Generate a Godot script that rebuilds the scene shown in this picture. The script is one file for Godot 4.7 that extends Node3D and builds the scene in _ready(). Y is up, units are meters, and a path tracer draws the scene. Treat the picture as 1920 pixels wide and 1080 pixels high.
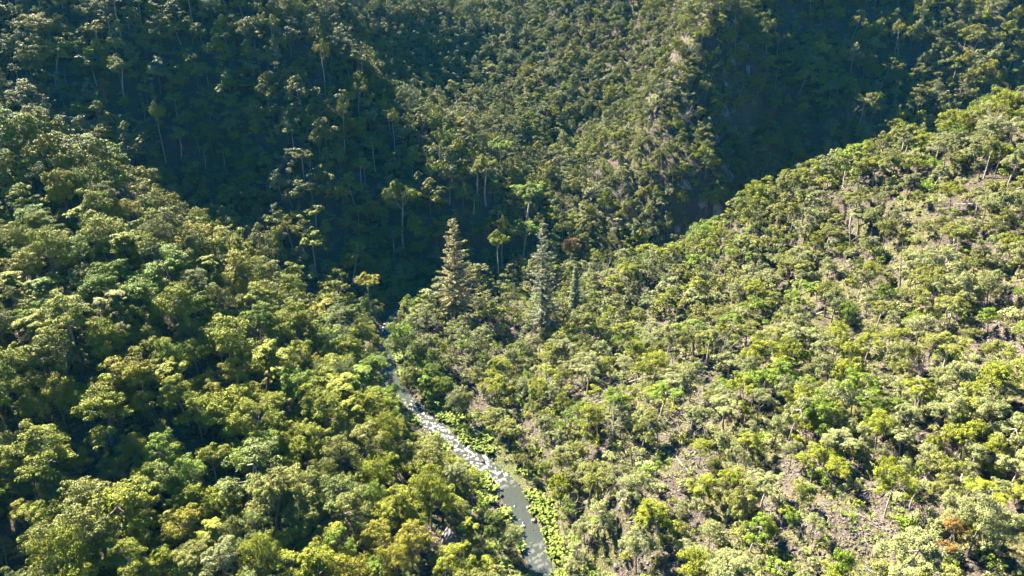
extends Node3D
# A forested gorge seen from a drone: a creek winds between a spur, a stony sunlit slope and shaded far walls.
# Units are metres, y is up, the camera looks towards -z.

const EYE := Vector3(0, 100, 0)
const PITCH := 22.0
const SUN_AZIMUTH := -42.0    # degrees from straight ahead, negative is to the left
const SUN_HEIGHT := 41.0

# surveyed ground points: x, distance ahead (-z), height
const GROUND: Array[Vector3] = [
	Vector3(30.0, -60.0, -2.0), Vector3(22.0, 0.0, -1.5), Vector3(14.0, 60.0, -1.0), Vector3(5.7, 105.7, 0.0), Vector3(2.7, 119.6, 0.4), Vector3(-1.7, 132.1, 0.8),
	Vector3(-9.9, 142.5, 1.2), Vector3(-21.2, 156.4, 1.8), Vector3(-32.5, 174.1, 2.4), Vector3(-36.9, 192.1, 3.0), Vector3(-36.6, 216.4, 3.8), Vector3(-14.0, 246.0, 4.6),
	Vector3(20.0, 247.0, 5.6), Vector3(55.0, 246.0, 7.0), Vector3(90.0, 251.0, 8.5), Vector3(130.0, 260.0, 10.0), Vector3(180.0, 267.0, 12.0), Vector3(260.0, 275.0, 15.0),
	Vector3(52.4, 222.0, 20.4), Vector3(68.0, 217.0, 34.6), Vector3(85.1, 215.0, 44.6), Vector3(98.3, 200.0, 55.0), Vector3(103.6, 195.0, 59.3), Vector3(110.5, 185.0, 65.3),
	Vector3(118.2, 175.0, 71.4), Vector3(64.7, 72.0, 31.7), Vector3(48.6, 82.0, 25.1), Vector3(32.9, 110.0, 18.0), Vector3(39.9, 142.0, 22.4), Vector3(66.0, 125.0, 31.7),
	Vector3(80.5, 106.0, 42.1), Vector3(104.3, 150.0, 56.5), Vector3(87.0, 180.0, 47.8), Vector3(56.0, 212.0, 21.5), Vector3(23.8, 215.0, 9.5), Vector3(9.5, 195.0, 4.2),
	Vector3(-16.8, 210.0, 4.3), Vector3(18.4, 108.0, 13.6), Vector3(54.8, 98.0, 29.0), Vector3(72.4, 90.0, 34.8), Vector3(16.1, 135.0, 13.2), Vector3(-1.5, 178.0, 6.0),
	Vector3(-5.4, 226.0, 4.8), Vector3(37.6, 222.0, 17.2), Vector3(67.9, 175.0, 26.3), Vector3(7.1, 226.0, 4.7), Vector3(-82.6, 92.0, 12.7), Vector3(-42.7, 95.0, 9.9),
	Vector3(-101.5, 128.0, 30.0), Vector3(-74.1, 136.0, 25.7), Vector3(-48.7, 163.0, 7.9), Vector3(-38.4, 122.0, 11.6), Vector3(-66.4, 115.0, 16.7), Vector3(-130.2, 177.0, 41.7),
	Vector3(-88.8, 173.0, 35.9), Vector3(-27.9, 122.0, 9.0), Vector3(-13.1, 100.0, 6.3), Vector3(-151.0, 222.0, 56.9), Vector3(-123.3, 212.0, 50.7), Vector3(-100.2, 200.0, 38.7),
	Vector3(-76.6, 186.0, 23.9), Vector3(-49.3, 170.0, 5.5), Vector3(-63.3, 178.0, 16.1), Vector3(-36.3, 164.0, 3.2), Vector3(-65.5, 167.0, 23.9), Vector3(-117.3, 196.0, 55.2),
	Vector3(-140.0, 243.0, 38.0), Vector3(-108.0, 230.0, 24.0), Vector3(-80.0, 222.0, 13.0), Vector3(-60.0, 208.0, 6.0), Vector3(-178.0, 252.0, 54.0), Vector3(-48.0, 222.0, 6.0),
	Vector3(-86.9, 250.0, 27.5), Vector3(-91.1, 277.0, 60.7), Vector3(-96.6, 307.0, 91.5), Vector3(-48.9, 242.0, 10.3), Vector3(-52.7, 276.0, 41.0), Vector3(-65.5, 362.0, 73.4),
	Vector3(-78.8, 385.0, 91.7), Vector3(-49.9, 332.0, 52.9), Vector3(-24.6, 308.0, 45.4), Vector3(-21.4, 258.0, 25.2), Vector3(-3.9, 259.0, 18.8), Vector3(-18.4, 277.0, 36.6),
	Vector3(-139.8, 279.0, 70.1), Vector3(-150.3, 312.0, 97.3), Vector3(-198.0, 300.0, 87.8), Vector3(-118.3, 264.0, 43.5), Vector3(-65.8, 242.0, 29.8), Vector3(-68.5, 262.0, 51.6),
	Vector3(-74.4, 296.0, 76.3), Vector3(-26.7, 244.0, 5.5), Vector3(8.0, 262.0, 13.6), Vector3(47.9, 264.0, 23.5), Vector3(56.3, 328.0, 53.5), Vector3(63.0, 385.0, 91.7),
	Vector3(10.2, 358.0, 49.2), Vector3(11.8, 432.0, 90.7), Vector3(-46.4, 425.0, 90.9), Vector3(-43.5, 385.0, 58.7), Vector3(-2.2, 290.0, 27.1), Vector3(26.8, 302.0, 28.7),
	Vector3(74.0, 265.0, 43.3), Vector3(79.4, 300.0, 77.9), Vector3(82.5, 320.0, 97.2), Vector3(106.9, 297.0, 36.5), Vector3(113.3, 332.0, 75.6), Vector3(117.1, 352.0, 96.9),
	Vector3(172.3, 330.0, 64.6), Vector3(179.7, 356.0, 92.4), Vector3(208.2, 318.0, 76.6), Vector3(218.2, 342.0, 97.0), Vector3(141.9, 306.0, 45.7), Vector3(78.5, 268.0, 26.5),
	Vector3(-172.0, 335.0, 120.0), Vector3(-125.0, 400.0, 113.0), Vector3(-60.0, 450.0, 90.0), Vector3(0.0, 480.0, 110.0), Vector3(80.0, 440.0, 150.0), Vector3(150.0, 440.0, 155.0),
	Vector3(240.0, 430.0, 150.0), Vector3(330.0, 420.0, 140.0), Vector3(-270.0, 300.0, 92.0), Vector3(-280.0, 200.0, 80.0), Vector3(-220.0, 120.0, 58.0), Vector3(-140.0, 40.0, 40.0),
	Vector3(-90.0, -40.0, 35.0), Vector3(-60.0, 10.0, 20.0), Vector3(150.0, 40.0, 75.0), Vector3(90.0, -30.0, 45.0), Vector3(75.0, 20.0, 38.0), Vector3(220.0, 120.0, 112.0),
	Vector3(260.0, 200.0, 100.0), Vector3(300.0, 280.0, 20.0), Vector3(350.0, 350.0, 70.0), Vector3(190.0, 235.0, 30.0), Vector3(250.0, 240.0, 45.0), Vector3(140.0, 250.0, 14.0),
	Vector3(-300.0, -40.0, 95.0), Vector3(300.0, -40.0, 140.0), Vector3(0.0, 600.0, 180.0), Vector3(-300.0, 600.0, 160.0), Vector3(350.0, 600.0, 160.0),
]
# the creek: x, distance ahead, water level
const CREEK: Array[Vector3] = [
	Vector3(30.0, -60.0, -2.0), Vector3(22.0, 0.0, -1.5), Vector3(14.0, 60.0, -1.0), Vector3(5.7, 105.7, 0.0), Vector3(2.7, 119.6, 0.4), Vector3(-1.7, 132.1, 0.8),
	Vector3(-9.9, 142.5, 1.2), Vector3(-21.2, 156.4, 1.8), Vector3(-32.5, 174.1, 2.4), Vector3(-36.9, 192.1, 3.0), Vector3(-36.6, 216.4, 3.8), Vector3(-14.0, 246.0, 4.6),
	Vector3(20.0, 247.0, 5.6), Vector3(55.0, 246.0, 7.0), Vector3(90.0, 251.0, 8.5), Vector3(130.0, 260.0, 10.0), Vector3(180.0, 267.0, 12.0), Vector3(260.0, 275.0, 15.0),
]
# trees that stand out: x, distance ahead, height, crown radius, colour, zone
const MARKED := [
	[-96.7, 134.5, 10.6, 3.0, 1], [-88.4, 133.2, 16.0, 5.4, 0], [-61.7, 142.2, 16.0, 6.0, 0, 2], [-71.8, 125.0, 15.7, 4.2, 3], [-74.7, 117.0, 16.0, 4.9, 0, 0], [-84.9, 119.0, 13.2, 3.6, 3],
	[-80.2, 106.2, 16.0, 4.8, 0, 1], [-86.5, 105.5, 9.0, 2.5, 0], [-62.4, 113.0, 9.5, 2.7, 0], [-55.1, 112.8, 10.4, 2.9, 0], [-56.6, 104.0, 9.8, 2.8, 0], [-72.5, 102.0, 11.2, 3.1, 0, 5],
	[-67.1, 91.0, 16.0, 5.5, 2, 2], [-59.0, 88.8, 12.3, 3.4, 0], [-55.0, 98.0, 11.7, 3.2, 3, 9], [-45.8, 90.5, 12.5, 3.4, 6], [-37.4, 96.5, 8.5, 2.4, 0, 0], [-30.9, 90.5, 12.6, 3.5, 0],
	[-49.9, 119.5, 15.5, 4.2, 0, 1], [-61.0, 122.0, 11.9, 3.3, 0], [-59.8, 128.0, 9.6, 2.7, 3], [-58.0, 135.5, 11.1, 3.1, 3, 9], [-46.9, 137.0, 15.6, 4.2, 1], [-38.3, 122.8, 10.3, 2.9, 0],
	[-42.0, 115.2, 8.1, 2.3, 0], [-49.6, 148.2, 14.5, 3.9, 0], [-48.2, 172.8, 14.2, 3.9, 1], [-57.1, 177.2, 14.5, 3.9, 0], [-73.1, 144.5, 15.5, 4.2, 0], [-57.3, 160.8, 13.0, 3.6, 0],
	[-124.8, 244.5, 16.0, 4.6, 3, 9], [-83.8, 194.8, 16.0, 4.8, 3], [-71.6, 184.8, 15.5, 4.0, 0], [-86.8, 171.5, 14.5, 3.9, 2], [-103.1, 154.0, 16.0, 4.9, 0], [-103.6, 175.5, 15.6, 4.2, 0],
	[-119.0, 190.0, 10.3, 2.9, 0], [-162.3, 250.5, 16.0, 5.8, 2], [-153.3, 264.2, 9.9, 2.8, 0], [-141.7, 256.2, 13.9, 3.8, 3], [-170.7, 260.5, 16.0, 5.5, 2], [-172.8, 279.5, 16.0, 4.9, 3],
	[-175.4, 290.2, 16.0, 6.0, 3, 9], [-148.1, 272.8, 9.5, 2.7, 4], [-98.9, 143.8, 11.2, 3.1, 1, 3], [21.6, 252.0, 12.8, 3.6, 4], [-30.0, 179.2, 15.9, 4.2, 1, 0], [-3.3, 163.0, 12.2, 3.4, 0],
	[20.8, 130.5, 9.8, 2.8, 1, 1], [11.5, 135.5, 7.4, 2.1, 1], [15.9, 130.2, 9.9, 2.8, 0], [8.2, 153.8, 10.5, 3.5, 0], [-31.4, 139.0, 15.2, 4.0, 0, 0], [-28.7, 152.2, 8.2, 2.3, 1],
	[-25.4, 110.5, 9.5, 2.7, 1], [-22.9, 98.8, 9.1, 2.6, 3], [-17.1, 99.0, 10.3, 2.9, 3, 9], [-19.1, 93.8, 9.9, 2.8, 3], [0.0, 109.8, 7.7, 2.2, 6], [-11.8, 122.8, 10.6, 3.0, 6],
	[-16.7, 119.0, 10.2, 2.9, 2], [-25.8, 116.5, 10.9, 3.0, 0], [20.9, 96.2, 10.0, 2.8, 6], [16.5, 106.5, 9.2, 2.6, 6], [58.3, 77.5, 7.0, 1.6, 4, 4], [54.4, 86.5, 9.3, 2.6, 0],
	[50.9, 128.8, 10.5, 3.6, 0], [48.5, 98.2, 7.5, 2.2, 0], [63.2, 121.2, 9.6, 2.7, 0], [59.5, 101.2, 8.3, 2.4, 0], [36.3, 101.2, 8.6, 2.4, 0], [60.2, 76.2, 10.5, 3.1, 6, 2],
	[75.1, 99.2, 9.4, 2.6, 0], [45.6, 79.0, 7.0, 1.5, 1, 8], [-13.6, 154.5, 9.5, 2.7, 6], [-35.0, 164.2, 13.7, 3.7, 1, 0], [-42.2, 173.5, 14.3, 3.9, 0, 0], [-26.1, 166.8, 10.1, 2.8, 2, 8],
	[-23.3, 179.8, 10.8, 3.0, 6, 8], [-41.1, 189.2, 10.5, 2.9, 0, 0], [-28.0, 194.2, 10.2, 2.9, 6, 4], [-8.8, 182.8, 10.9, 3.0, 6], [6.3, 195.8, 10.2, 2.9, 6], [35.7, 208.5, 10.5, 3.7, 0],
	[48.6, 210.2, 10.5, 3.7, 0], [59.3, 216.8, 10.5, 3.8, 1], [72.2, 210.8, 10.5, 3.6, 0], [83.1, 201.5, 10.5, 3.4, 0], [93.7, 194.8, 10.5, 3.3, 0], [100.7, 188.2, 10.5, 3.4, 0],
	[108.6, 182.8, 10.5, 3.6, 0], [118.6, 180.0, 10.5, 3.5, 0], [196.2, 312.2, 14.5, 4.0, 3], [-38.5, 249.0, 29.4, 5.7, 0, 7], [-27.4, 274.0, 16.6, 2.4, 0, 7], [-45.0, 213.0, 15.5, 3.5, 3, 7],
	[-4.6, 239.0, 19.5, 3.3, 0, 7], [-9.7, 265.0, 20.6, 3.9, 0, 7], [-4.2, 291.0, 18.4, 4.5, 1, 7], [5.9, 266.0, 19.1, 5.5, 1, 7], [4.8, 252.0, 20.5, 5.3, 1, 7], [-3.8, 252.0, 22.7, 2.5, 3, 7],
	[107.7, 325.0, 10.1, 2.0, 3, 7], [169.2, 338.0, 19.3, 2.5, 3, 7], [-124.6, 261.0, 23.5, 2.4, 0, 7], [-141.9, 275.0, 15.9, 3.8, 0, 7], [-71.0, 285.0, 21.7, 2.6, 3, 7], [-45.2, 280.0, 19.1, 2.2, 3, 7],
	[-58.8, 287.0, 15.0, 2.6, 3, 7], [-91.0, 292.0, 15.0, 3.0, 0, 7], [-60.7, 266.0, 21.3, 1.9, 3, 7],
]
# open scree patches: x, distance ahead, radius
const CLEARINGS := [[51.0, 84.5, 7.5], [42.5, 136.8, 7.0], [55.8, 156.5, 5.0], [38.3, 175.0, 5.0], [48.9, 104.0, 3.5], [35.1, 125.2, 4.5]]
enum {SPUR, STONY, WALL, FAR, SHADE, BANK}
const ZONE_PLACE := ["on the bushy spur", "on the stony sunlit slope", "on the shadowed gorge wall", "on the far sunlit hillside", "on the shaded slope beyond the rocky spur", "beside the creek"]
const ZONE_GROUP := ["eucalypts on the bushy spur", "eucalypts on the stony slope", "eucalypts on the shadowed wall", "eucalypts on the far hillside", "eucalypts on the shaded slope", "eucalypts beside the creek"]
const TONE := ["yellow-green", "bright green", "olive", "golden", "rust-orange", "dark green", "pale grey-green"]
# base colours, linear
const LEAF := [Color(.24, .272, .022), Color(.18, .265, .026), Color(.205, .22, .045), Color(.29, .275, .028), Color(.31, .18, .045), Color(.135, .175, .035), Color(.25, .275, .1)]

var rng := RandomNumberGenerator.new()
var names := {}
var eye_basis: Basis
var rough := FastNoiseLite.new()
var patch := FastNoiseLite.new()
var base_grid := PackedFloat32Array()
const GX0 := -340.0
const GD0 := -66.0
const GSTEP := 6.0
const GNX := 118
const GND := 115
var creek := PackedVector3Array()      # x, distance ahead, level, one sample a metre
var leaf_mats: Array = []
var wood_mats := {}
var clear_points: Array = []           # things that trees in front must leave in view: [point, radius]


# ---------------------------------------------------------------- shapes
class Shape:
	var v := PackedVector3Array()
	var n := PackedVector3Array()
	var c := PackedColorArray()
	var i := PackedInt32Array()
	func quad(a: Vector3, b: Vector3, cc: Vector3, d: Vector3, col: Color) -> void:
		var k := v.size()
		v.append(a); v.append(b); v.append(cc); v.append(d)
		c.append(col); c.append(col); c.append(col); c.append(col)
		i.append_array([k, k + 1, k + 2, k, k + 2, k + 3])
	func tri(a: Vector3, b: Vector3, cc: Vector3, col: Color) -> void:
		var k := v.size()
		v.append(a); v.append(b); v.append(cc)
		c.append(col); c.append(col); c.append(col)
		i.append_array([k, k + 1, k + 2])
	func tube(p: PackedVector3Array, r: PackedFloat32Array, sides: int, col := Color.WHITE) -> void:
		var k := v.size()
		var m := p.size()
		for a in m:
			var t := (p[mini(a + 1, m - 1)] - p[maxi(a - 1, 0)]).normalized()
			var s := t.cross(Vector3(0.31, 0.2, 0.93)).normalized()
			var w := s.cross(t)
			for b in sides:
				var g := TAU * b / sides
				var o := s * cos(g) + w * sin(g)
				v.append(p[a] + o * r[a]); n.append(o); c.append(col)
		for a in m - 1:
			for b in sides:
				var q := k + a * sides + b
				var q2 := k + a * sides + (b + 1) % sides
				i.append_array([q, q2, q2 + sides, q, q2 + sides, q + sides])
	func into(am: ArrayMesh, mat: Material) -> ArrayMesh:
		if v.is_empty():
			return am
		var arr := []
		arr.resize(Mesh.ARRAY_MAX)
		arr[Mesh.ARRAY_VERTEX] = v
		if n.size() == v.size():
			arr[Mesh.ARRAY_NORMAL] = n
		if c.size() == v.size():
			arr[Mesh.ARRAY_COLOR] = c
		arr[Mesh.ARRAY_INDEX] = i
		am.add_surface_from_arrays(Mesh.PRIMITIVE_TRIANGLES, arr)
		am.surface_set_material(am.get_surface_count() - 1, mat)
		return am
	func mesh(mat: Material) -> ArrayMesh:
		return into(ArrayMesh.new(), mat)


func lin(r: float, g: float, b: float) -> Color:
	return Color(r, g, b).linear_to_srgb()


func numbered(called: String) -> String:
	var k: int = names.get(called, -1) + 1
	names[called] = k
	return called if k == 0 else "%s_%03d" % [called, k]


func tag(o: Node, label := "", category := "", group := "", kind := "") -> void:
	if label: o.set_meta("label", label)
	if category: o.set_meta("category", category)
	if group: o.set_meta("group", group)
	if kind: o.set_meta("kind", kind)


func part(called: String, m: Mesh, parent: Node) -> MeshInstance3D:
	var o := MeshInstance3D.new()
	o.name = called
	o.mesh = m
	parent.add_child(o, true)
	return o


func top(o: Node3D, called: String, at: Vector3) -> Node3D:
	o.name = numbered(called)
	o.position = at
	add_child(o)
	return o


func scatter(called: String, m: Mesh, places: Array, tints: Array, parent: Node) -> void:
	if places.is_empty():
		return
	var mm := MultiMesh.new()
	mm.transform_format = MultiMesh.TRANSFORM_3D
	mm.use_colors = tints.size() == places.size()
	mm.mesh = m
	mm.instance_count = places.size()
	for k in places.size():
		mm.set_instance_transform(k, places[k])
		if mm.use_colors:
			mm.set_instance_color(k, tints[k])
	var o := MultiMeshInstance3D.new()
	o.name = called
	o.multimesh = mm
	parent.add_child(o, true)


# ---------------------------------------------------------------- the lie of the land
func bend(r2: float) -> float:
	return 0.5 * r2 * log(maxf(r2, 1e-9))


func survey() -> void:
	# thin-plate surface through the surveyed points, kept on a grid
	var m := GROUND.size()
	var size := m + 3
	var a: Array[PackedFloat64Array] = []
	for r in size:
		var row := PackedFloat64Array()
		row.resize(size + 1)
		a.append(row)
	for r in m:
		var pr := GROUND[r] / 100.0
		for q in m:
			var pq := GROUND[q] / 100.0
			a[r][q] = bend((pr.x - pq.x) ** 2 + (pr.y - pq.y) ** 2) + (0.004 if r == q else 0.0)
		a[r][m] = 1.0; a[r][m + 1] = pr.x; a[r][m + 2] = pr.y
		a[m][r] = 1.0; a[m + 1][r] = pr.x; a[m + 2][r] = pr.y
		a[r][size] = GROUND[r].z
	for col in size:
		var best := col
		for r in range(col + 1, size):
			if absf(a[r][col]) > absf(a[best][col]):
				best = r
		var swap := a[col]; a[col] = a[best]; a[best] = swap
		var pivot := a[col]
		for r in range(col + 1, size):
			var row := a[r]
			var f := row[col] / pivot[col]
			if f != 0.0:
				for q in range(col, size + 1):
					row[q] -= f * pivot[q]
				a[r] = row
	var w := PackedFloat64Array()
	w.resize(size)
	for r in range(size - 1, -1, -1):
		var sum := a[r][size]
		for q in range(r + 1, size):
			sum -= a[r][q] * w[q]
		w[r] = sum / a[r][r]
	base_grid.resize(GNX * GND)
	var xs := PackedFloat64Array(); var ys := PackedFloat64Array()
	for p in GROUND:
		xs.append(p.x / 100.0); ys.append(p.y / 100.0)
	for d in GND:
		for x in GNX:
			var u := (GX0 + x * GSTEP) / 100.0
			var t := (GD0 + d * GSTEP) / 100.0
			var h := w[m] + w[m + 1] * u + w[m + 2] * t
			for k in m:
				var r2 := (u - xs[k]) * (u - xs[k]) + (t - ys[k]) * (t - ys[k]) + 1e-9
				h += w[k] * 0.5 * r2 * log(r2)
			base_grid[d * GNX + x] = h


func cubic(p0: float, p1: float, p2: float, p3: float, t: float) -> float:
	return p1 + 0.5 * t * (p2 - p0 + t * (2.0 * p0 - 5.0 * p1 + 4.0 * p2 - p3 + t * (3.0 * (p1 - p2) + p3 - p0)))


func lie(x: float, d: float) -> float:
	var fx := clampf((x - GX0) / GSTEP, 1.0, GNX - 3.001)
	var fd := clampf((d - GD0) / GSTEP, 1.0, GND - 3.001)
	var a := int(fx); var b := int(fd)
	fx -= a; fd -= b
	var r := PackedFloat32Array([0, 0, 0, 0])
	for k in 4:
		var at := (b + k - 1) * GNX + a - 1
		r[k] = cubic(base_grid[at], base_grid[at + 1], base_grid[at + 2], base_grid[at + 3], fx)
	return cubic(r[0], r[1], r[2], r[3], fd)


var creek_cells := {}
var creek_x := PackedFloat32Array()    # where the creek runs at each metre ahead

func near_creek(x: float, d: float) -> Vector3:
	# (distance to the creek's middle line, its level there, side: +1 on the stony side)
	var best := 1e9
	var at := -1
	var cx := int(floor(x / 20.0)); var cd := int(floor(d / 20.0))
	for ox in range(-1, 2):
		for od in range(-1, 2):
			var list = creek_cells.get(Vector2i(cx + ox, cd + od))
			if list != null:
				for k: int in list:
					var e := (creek[k].x - x) ** 2 + (creek[k].y - d) ** 2
					if e < best:
						best = e; at = k
	if at < 0:
		return Vector3(99, 0, 0)
	var q := mini(at + 1, creek.size() - 1)
	var p := maxi(at - 1, 0)
	var along := Vector2(creek[q].x - creek[p].x, creek[q].y - creek[p].y)
	var side := signf(along.y * (x - creek[at].x) - along.x * (d - creek[at].y))
	return Vector3(sqrt(best), creek[at].z, side)


func lay_creek() -> void:
	for k in range(CREEK.size() - 1):
		var p0 := CREEK[maxi(k - 1, 0)]; var p1 := CREEK[k]; var p2 := CREEK[k + 1]; var p3 := CREEK[mini(k + 2, CREEK.size() - 1)]
		var steps := maxi(1, int(Vector2(p2.x - p1.x, p2.y - p1.y).length()))
		for s in steps:
			var t := float(s) / steps
			creek.append(Vector3(cubic(p0.x, p1.x, p2.x, p3.x, t), cubic(p0.y, p1.y, p2.y, p3.y, t), lerpf(p1.z, p2.z, t)))
	creek_x.resize(301)
	creek_x.fill(22.0)
	for k in range(creek.size() - 1, -1, -1):
		var q := clampi(int(creek[k].y) + 60, 0, 299)
		creek_x[q] = creek[k].x
		creek_x[q + 1] = creek[k].x
	for k in creek.size():
		var cell := Vector2i(int(floor(creek[k].x / 20.0)), int(floor(creek[k].y / 20.0)))
		if not creek_cells.has(cell):
			creek_cells[cell] = []
		creek_cells[cell].append(k)


func half_width(k: float) -> float:
	return 1.2 + 0.35 * sin(k * 0.11) + 0.35 * sin(k * 0.37 + 1.0)


func land(x: float, d: float) -> float:
	var h := lie(x, d)
	var c := near_creek(x, d)
	var far := smoothstep(4.0, 16.0, c.x)
	h += far * (rough.get_noise_2d(x, d) * 2.6 + rough.get_noise_2d(x * 4.0 + 71.0, d * 4.0) * 0.7)
	if c.x < 16.0:
		var bank := c.y + 0.35 + maxf(c.x - 3.0, 0.0) * 0.16 + rough.get_noise_2d(x * 6.0, d * 6.0) * 0.25
		h = lerpf(bank, maxf(h, bank), far)
		h = lerpf(c.y - 0.6, h, smoothstep(1.2, 3.6, c.x))
	return h


func spot(x: float, d: float, sink := 0.0) -> Vector3:
	return Vector3(x, land(x, d) - sink, -d)


func zone(x: float, d: float) -> int:
	var c := near_creek(x, d)
	if c.x < 9.0:
		return BANK
	var stony := false
	# the stony slope lies inside the creek's bend
	if d < 240.0:
		stony = x > creek_x[clampi(int(d) + 60, 0, 300)]
	if d > 238.0 and d < 275.0 and x > -20.0:
		stony = c.z > 0.0 and c.x < 60.0 and d < 268.0
	if stony:
		return STONY
	var gully := lerpf(204.0, 240.0, clampf((-35.0 - x) / 130.0, 0.0, 1.0))
	if d < gully:
		return SPUR
	if x > lerpf(78.0, 104.0, clampf((d - 260.0) / 70.0, 0.0, 1.0)):
		return SHADE
	if x > lerpf(4.0, -78.0, clampf((d - 262.0) / 90.0, 0.0, 1.0)):
		return FAR
	return WALL


func clearing(x: float, d: float) -> float:
	# 1 inside an open scree patch, 0 in the forest
	var most := 0.0
	for c: Array in CLEARINGS:
		most = maxf(most, 1.0 - smoothstep(0.6, 1.1, Vector2(x - c[0], d - c[1]).length() / c[2]))
	return most


func seen_at(p: Vector3) -> Vector3:
	# where a point falls in a 1920 x 1080 view, and how far ahead it is
	var q := (p - EYE) * eye_basis
	if q.z > -1.0:
		return Vector3(-9999, -9999, -1)
	return Vector3(960.0 + 1371.0 * q.x / -q.z, 540.0 - 1371.0 * q.y / -q.z, -q.z)


func in_view(p: Vector3, margin: float) -> bool:
	var s := seen_at(p)
	return s.z > 0.0 and s.x > -margin and s.x < 1920.0 + margin and s.y > -margin * 0.6 and s.y < 1080.0 + margin


func hidden_by_hill(p: Vector3) -> bool:
	for k in range(8, 40):
		var q := EYE.lerp(p, k / 40.0)
		if lie(q.x, -q.z) + 4.0 > q.y:
			return true
	return false


# ---------------------------------------------------------------- materials
func speckle(freq: float, octaves: int, lo: Color, hi: Color, size := 512, sd := 1) -> NoiseTexture2D:
	var f := FastNoiseLite.new()
	f.seed = sd
	f.noise_type = FastNoiseLite.TYPE_SIMPLEX_SMOOTH
	f.frequency = freq
	f.fractal_octaves = octaves
	f.fractal_gain = 0.65
	var t := NoiseTexture2D.new()
	t.width = size; t.height = size
	t.seamless = true
	t.noise = f
	var g := Gradient.new()
	g.set_color(0, lo); g.set_color(1, hi)
	g.set_offset(0, 0.2); g.set_offset(1, 0.8)
	t.color_ramp = g
	return t


func make_materials() -> void:
	for c: Color in LEAF:
		leaf_mats.append(leaf_material(c))
	for w in [["pale", Color(.42, .38, .33)], ["grey", Color(.2, .175, .15)], ["dark", Color(.085, .068, .055)], ["dead", Color(.27, .25, .23)]]:
		var m := StandardMaterial3D.new()
		m.resource_name = w[0] + "_bark"
		m.albedo_color = w[1].linear_to_srgb()
		m.albedo_texture = speckle(0.03, 4, Color(.55, .5, .46), Color(1, 1, 1), 256, 7)
		m.uv1_triplanar = true
		m.uv1_scale = Vector3(0.9, 0.22, 0.9)
		m.roughness = 0.85
		wood_mats[w[0]] = m


func leaf_material(c: Color) -> StandardMaterial3D:
	var m := StandardMaterial3D.new()
	m.resource_name = "foliage"
	m.albedo_color = c.linear_to_srgb()
	m.vertex_color_use_as_albedo = true
	m.roughness = 0.62
	m.metallic_specular = 0.22
	m.backlight = Color(.42, .5, .2).linear_to_srgb()
	m.cull_mode = BaseMaterial3D.CULL_DISABLED
	return m


# ---------------------------------------------------------------- plants
func rnd_dir(r: RandomNumberGenerator) -> Vector3:
	return Vector3(r.randfn(), r.randfn(), r.randfn()).normalized()


func leaf_clump(s: Shape, r: RandomNumberGenerator, at: Vector3, rad: float, flat: float, count: int, size: float, col: Color) -> void:
	for k in count:
		var d := rnd_dir(r)
		if d.y < -0.25 and r.randf() < 0.75:
			d.y = -d.y
		var reach := rad * (1.08 - 0.5 * r.randf() * r.randf())
		var p := at + Vector3(d.x * reach, d.y * reach * flat, d.z * reach)
		var nrm := (d * 0.7 + Vector3(0, 0.55, 0) + rnd_dir(r) * 0.75).normalized()
		var a := nrm.cross(rnd_dir(r)).normalized()
		a = (a + Vector3(0, -0.2, 0)).normalized()
		var b := nrm.cross(a).normalized()
		var z := size * r.randf_range(0.6, 1.25)
		var f := r.randf_range(0.62, 1.0)
		var cc := Color(col.r * f, col.g * f, col.b * f)
		a *= z * 0.5
		b *= z * 0.24
		s.quad(p - a, p + b, p + a, p - b, cc)


func branch(s: Shape, r: RandomNumberGenerator, a: Vector3, b: Vector3, r0: float, r1: float, sag: float, sides: int, steps := 5) -> void:
	var p := PackedVector3Array(); var q := PackedFloat32Array()
	var len := (b - a).length()
	var side := rnd_dir(r) * len * 0.08
	for k in steps + 1:
		var t := float(k) / steps
		p.append(a.lerp(b, t) + Vector3.DOWN * sag * len * sin(PI * t) + side * sin(TAU * t * 0.8))
		q.append(lerpf(r0, r1, t))
	s.tube(p, q, sides)


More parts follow.
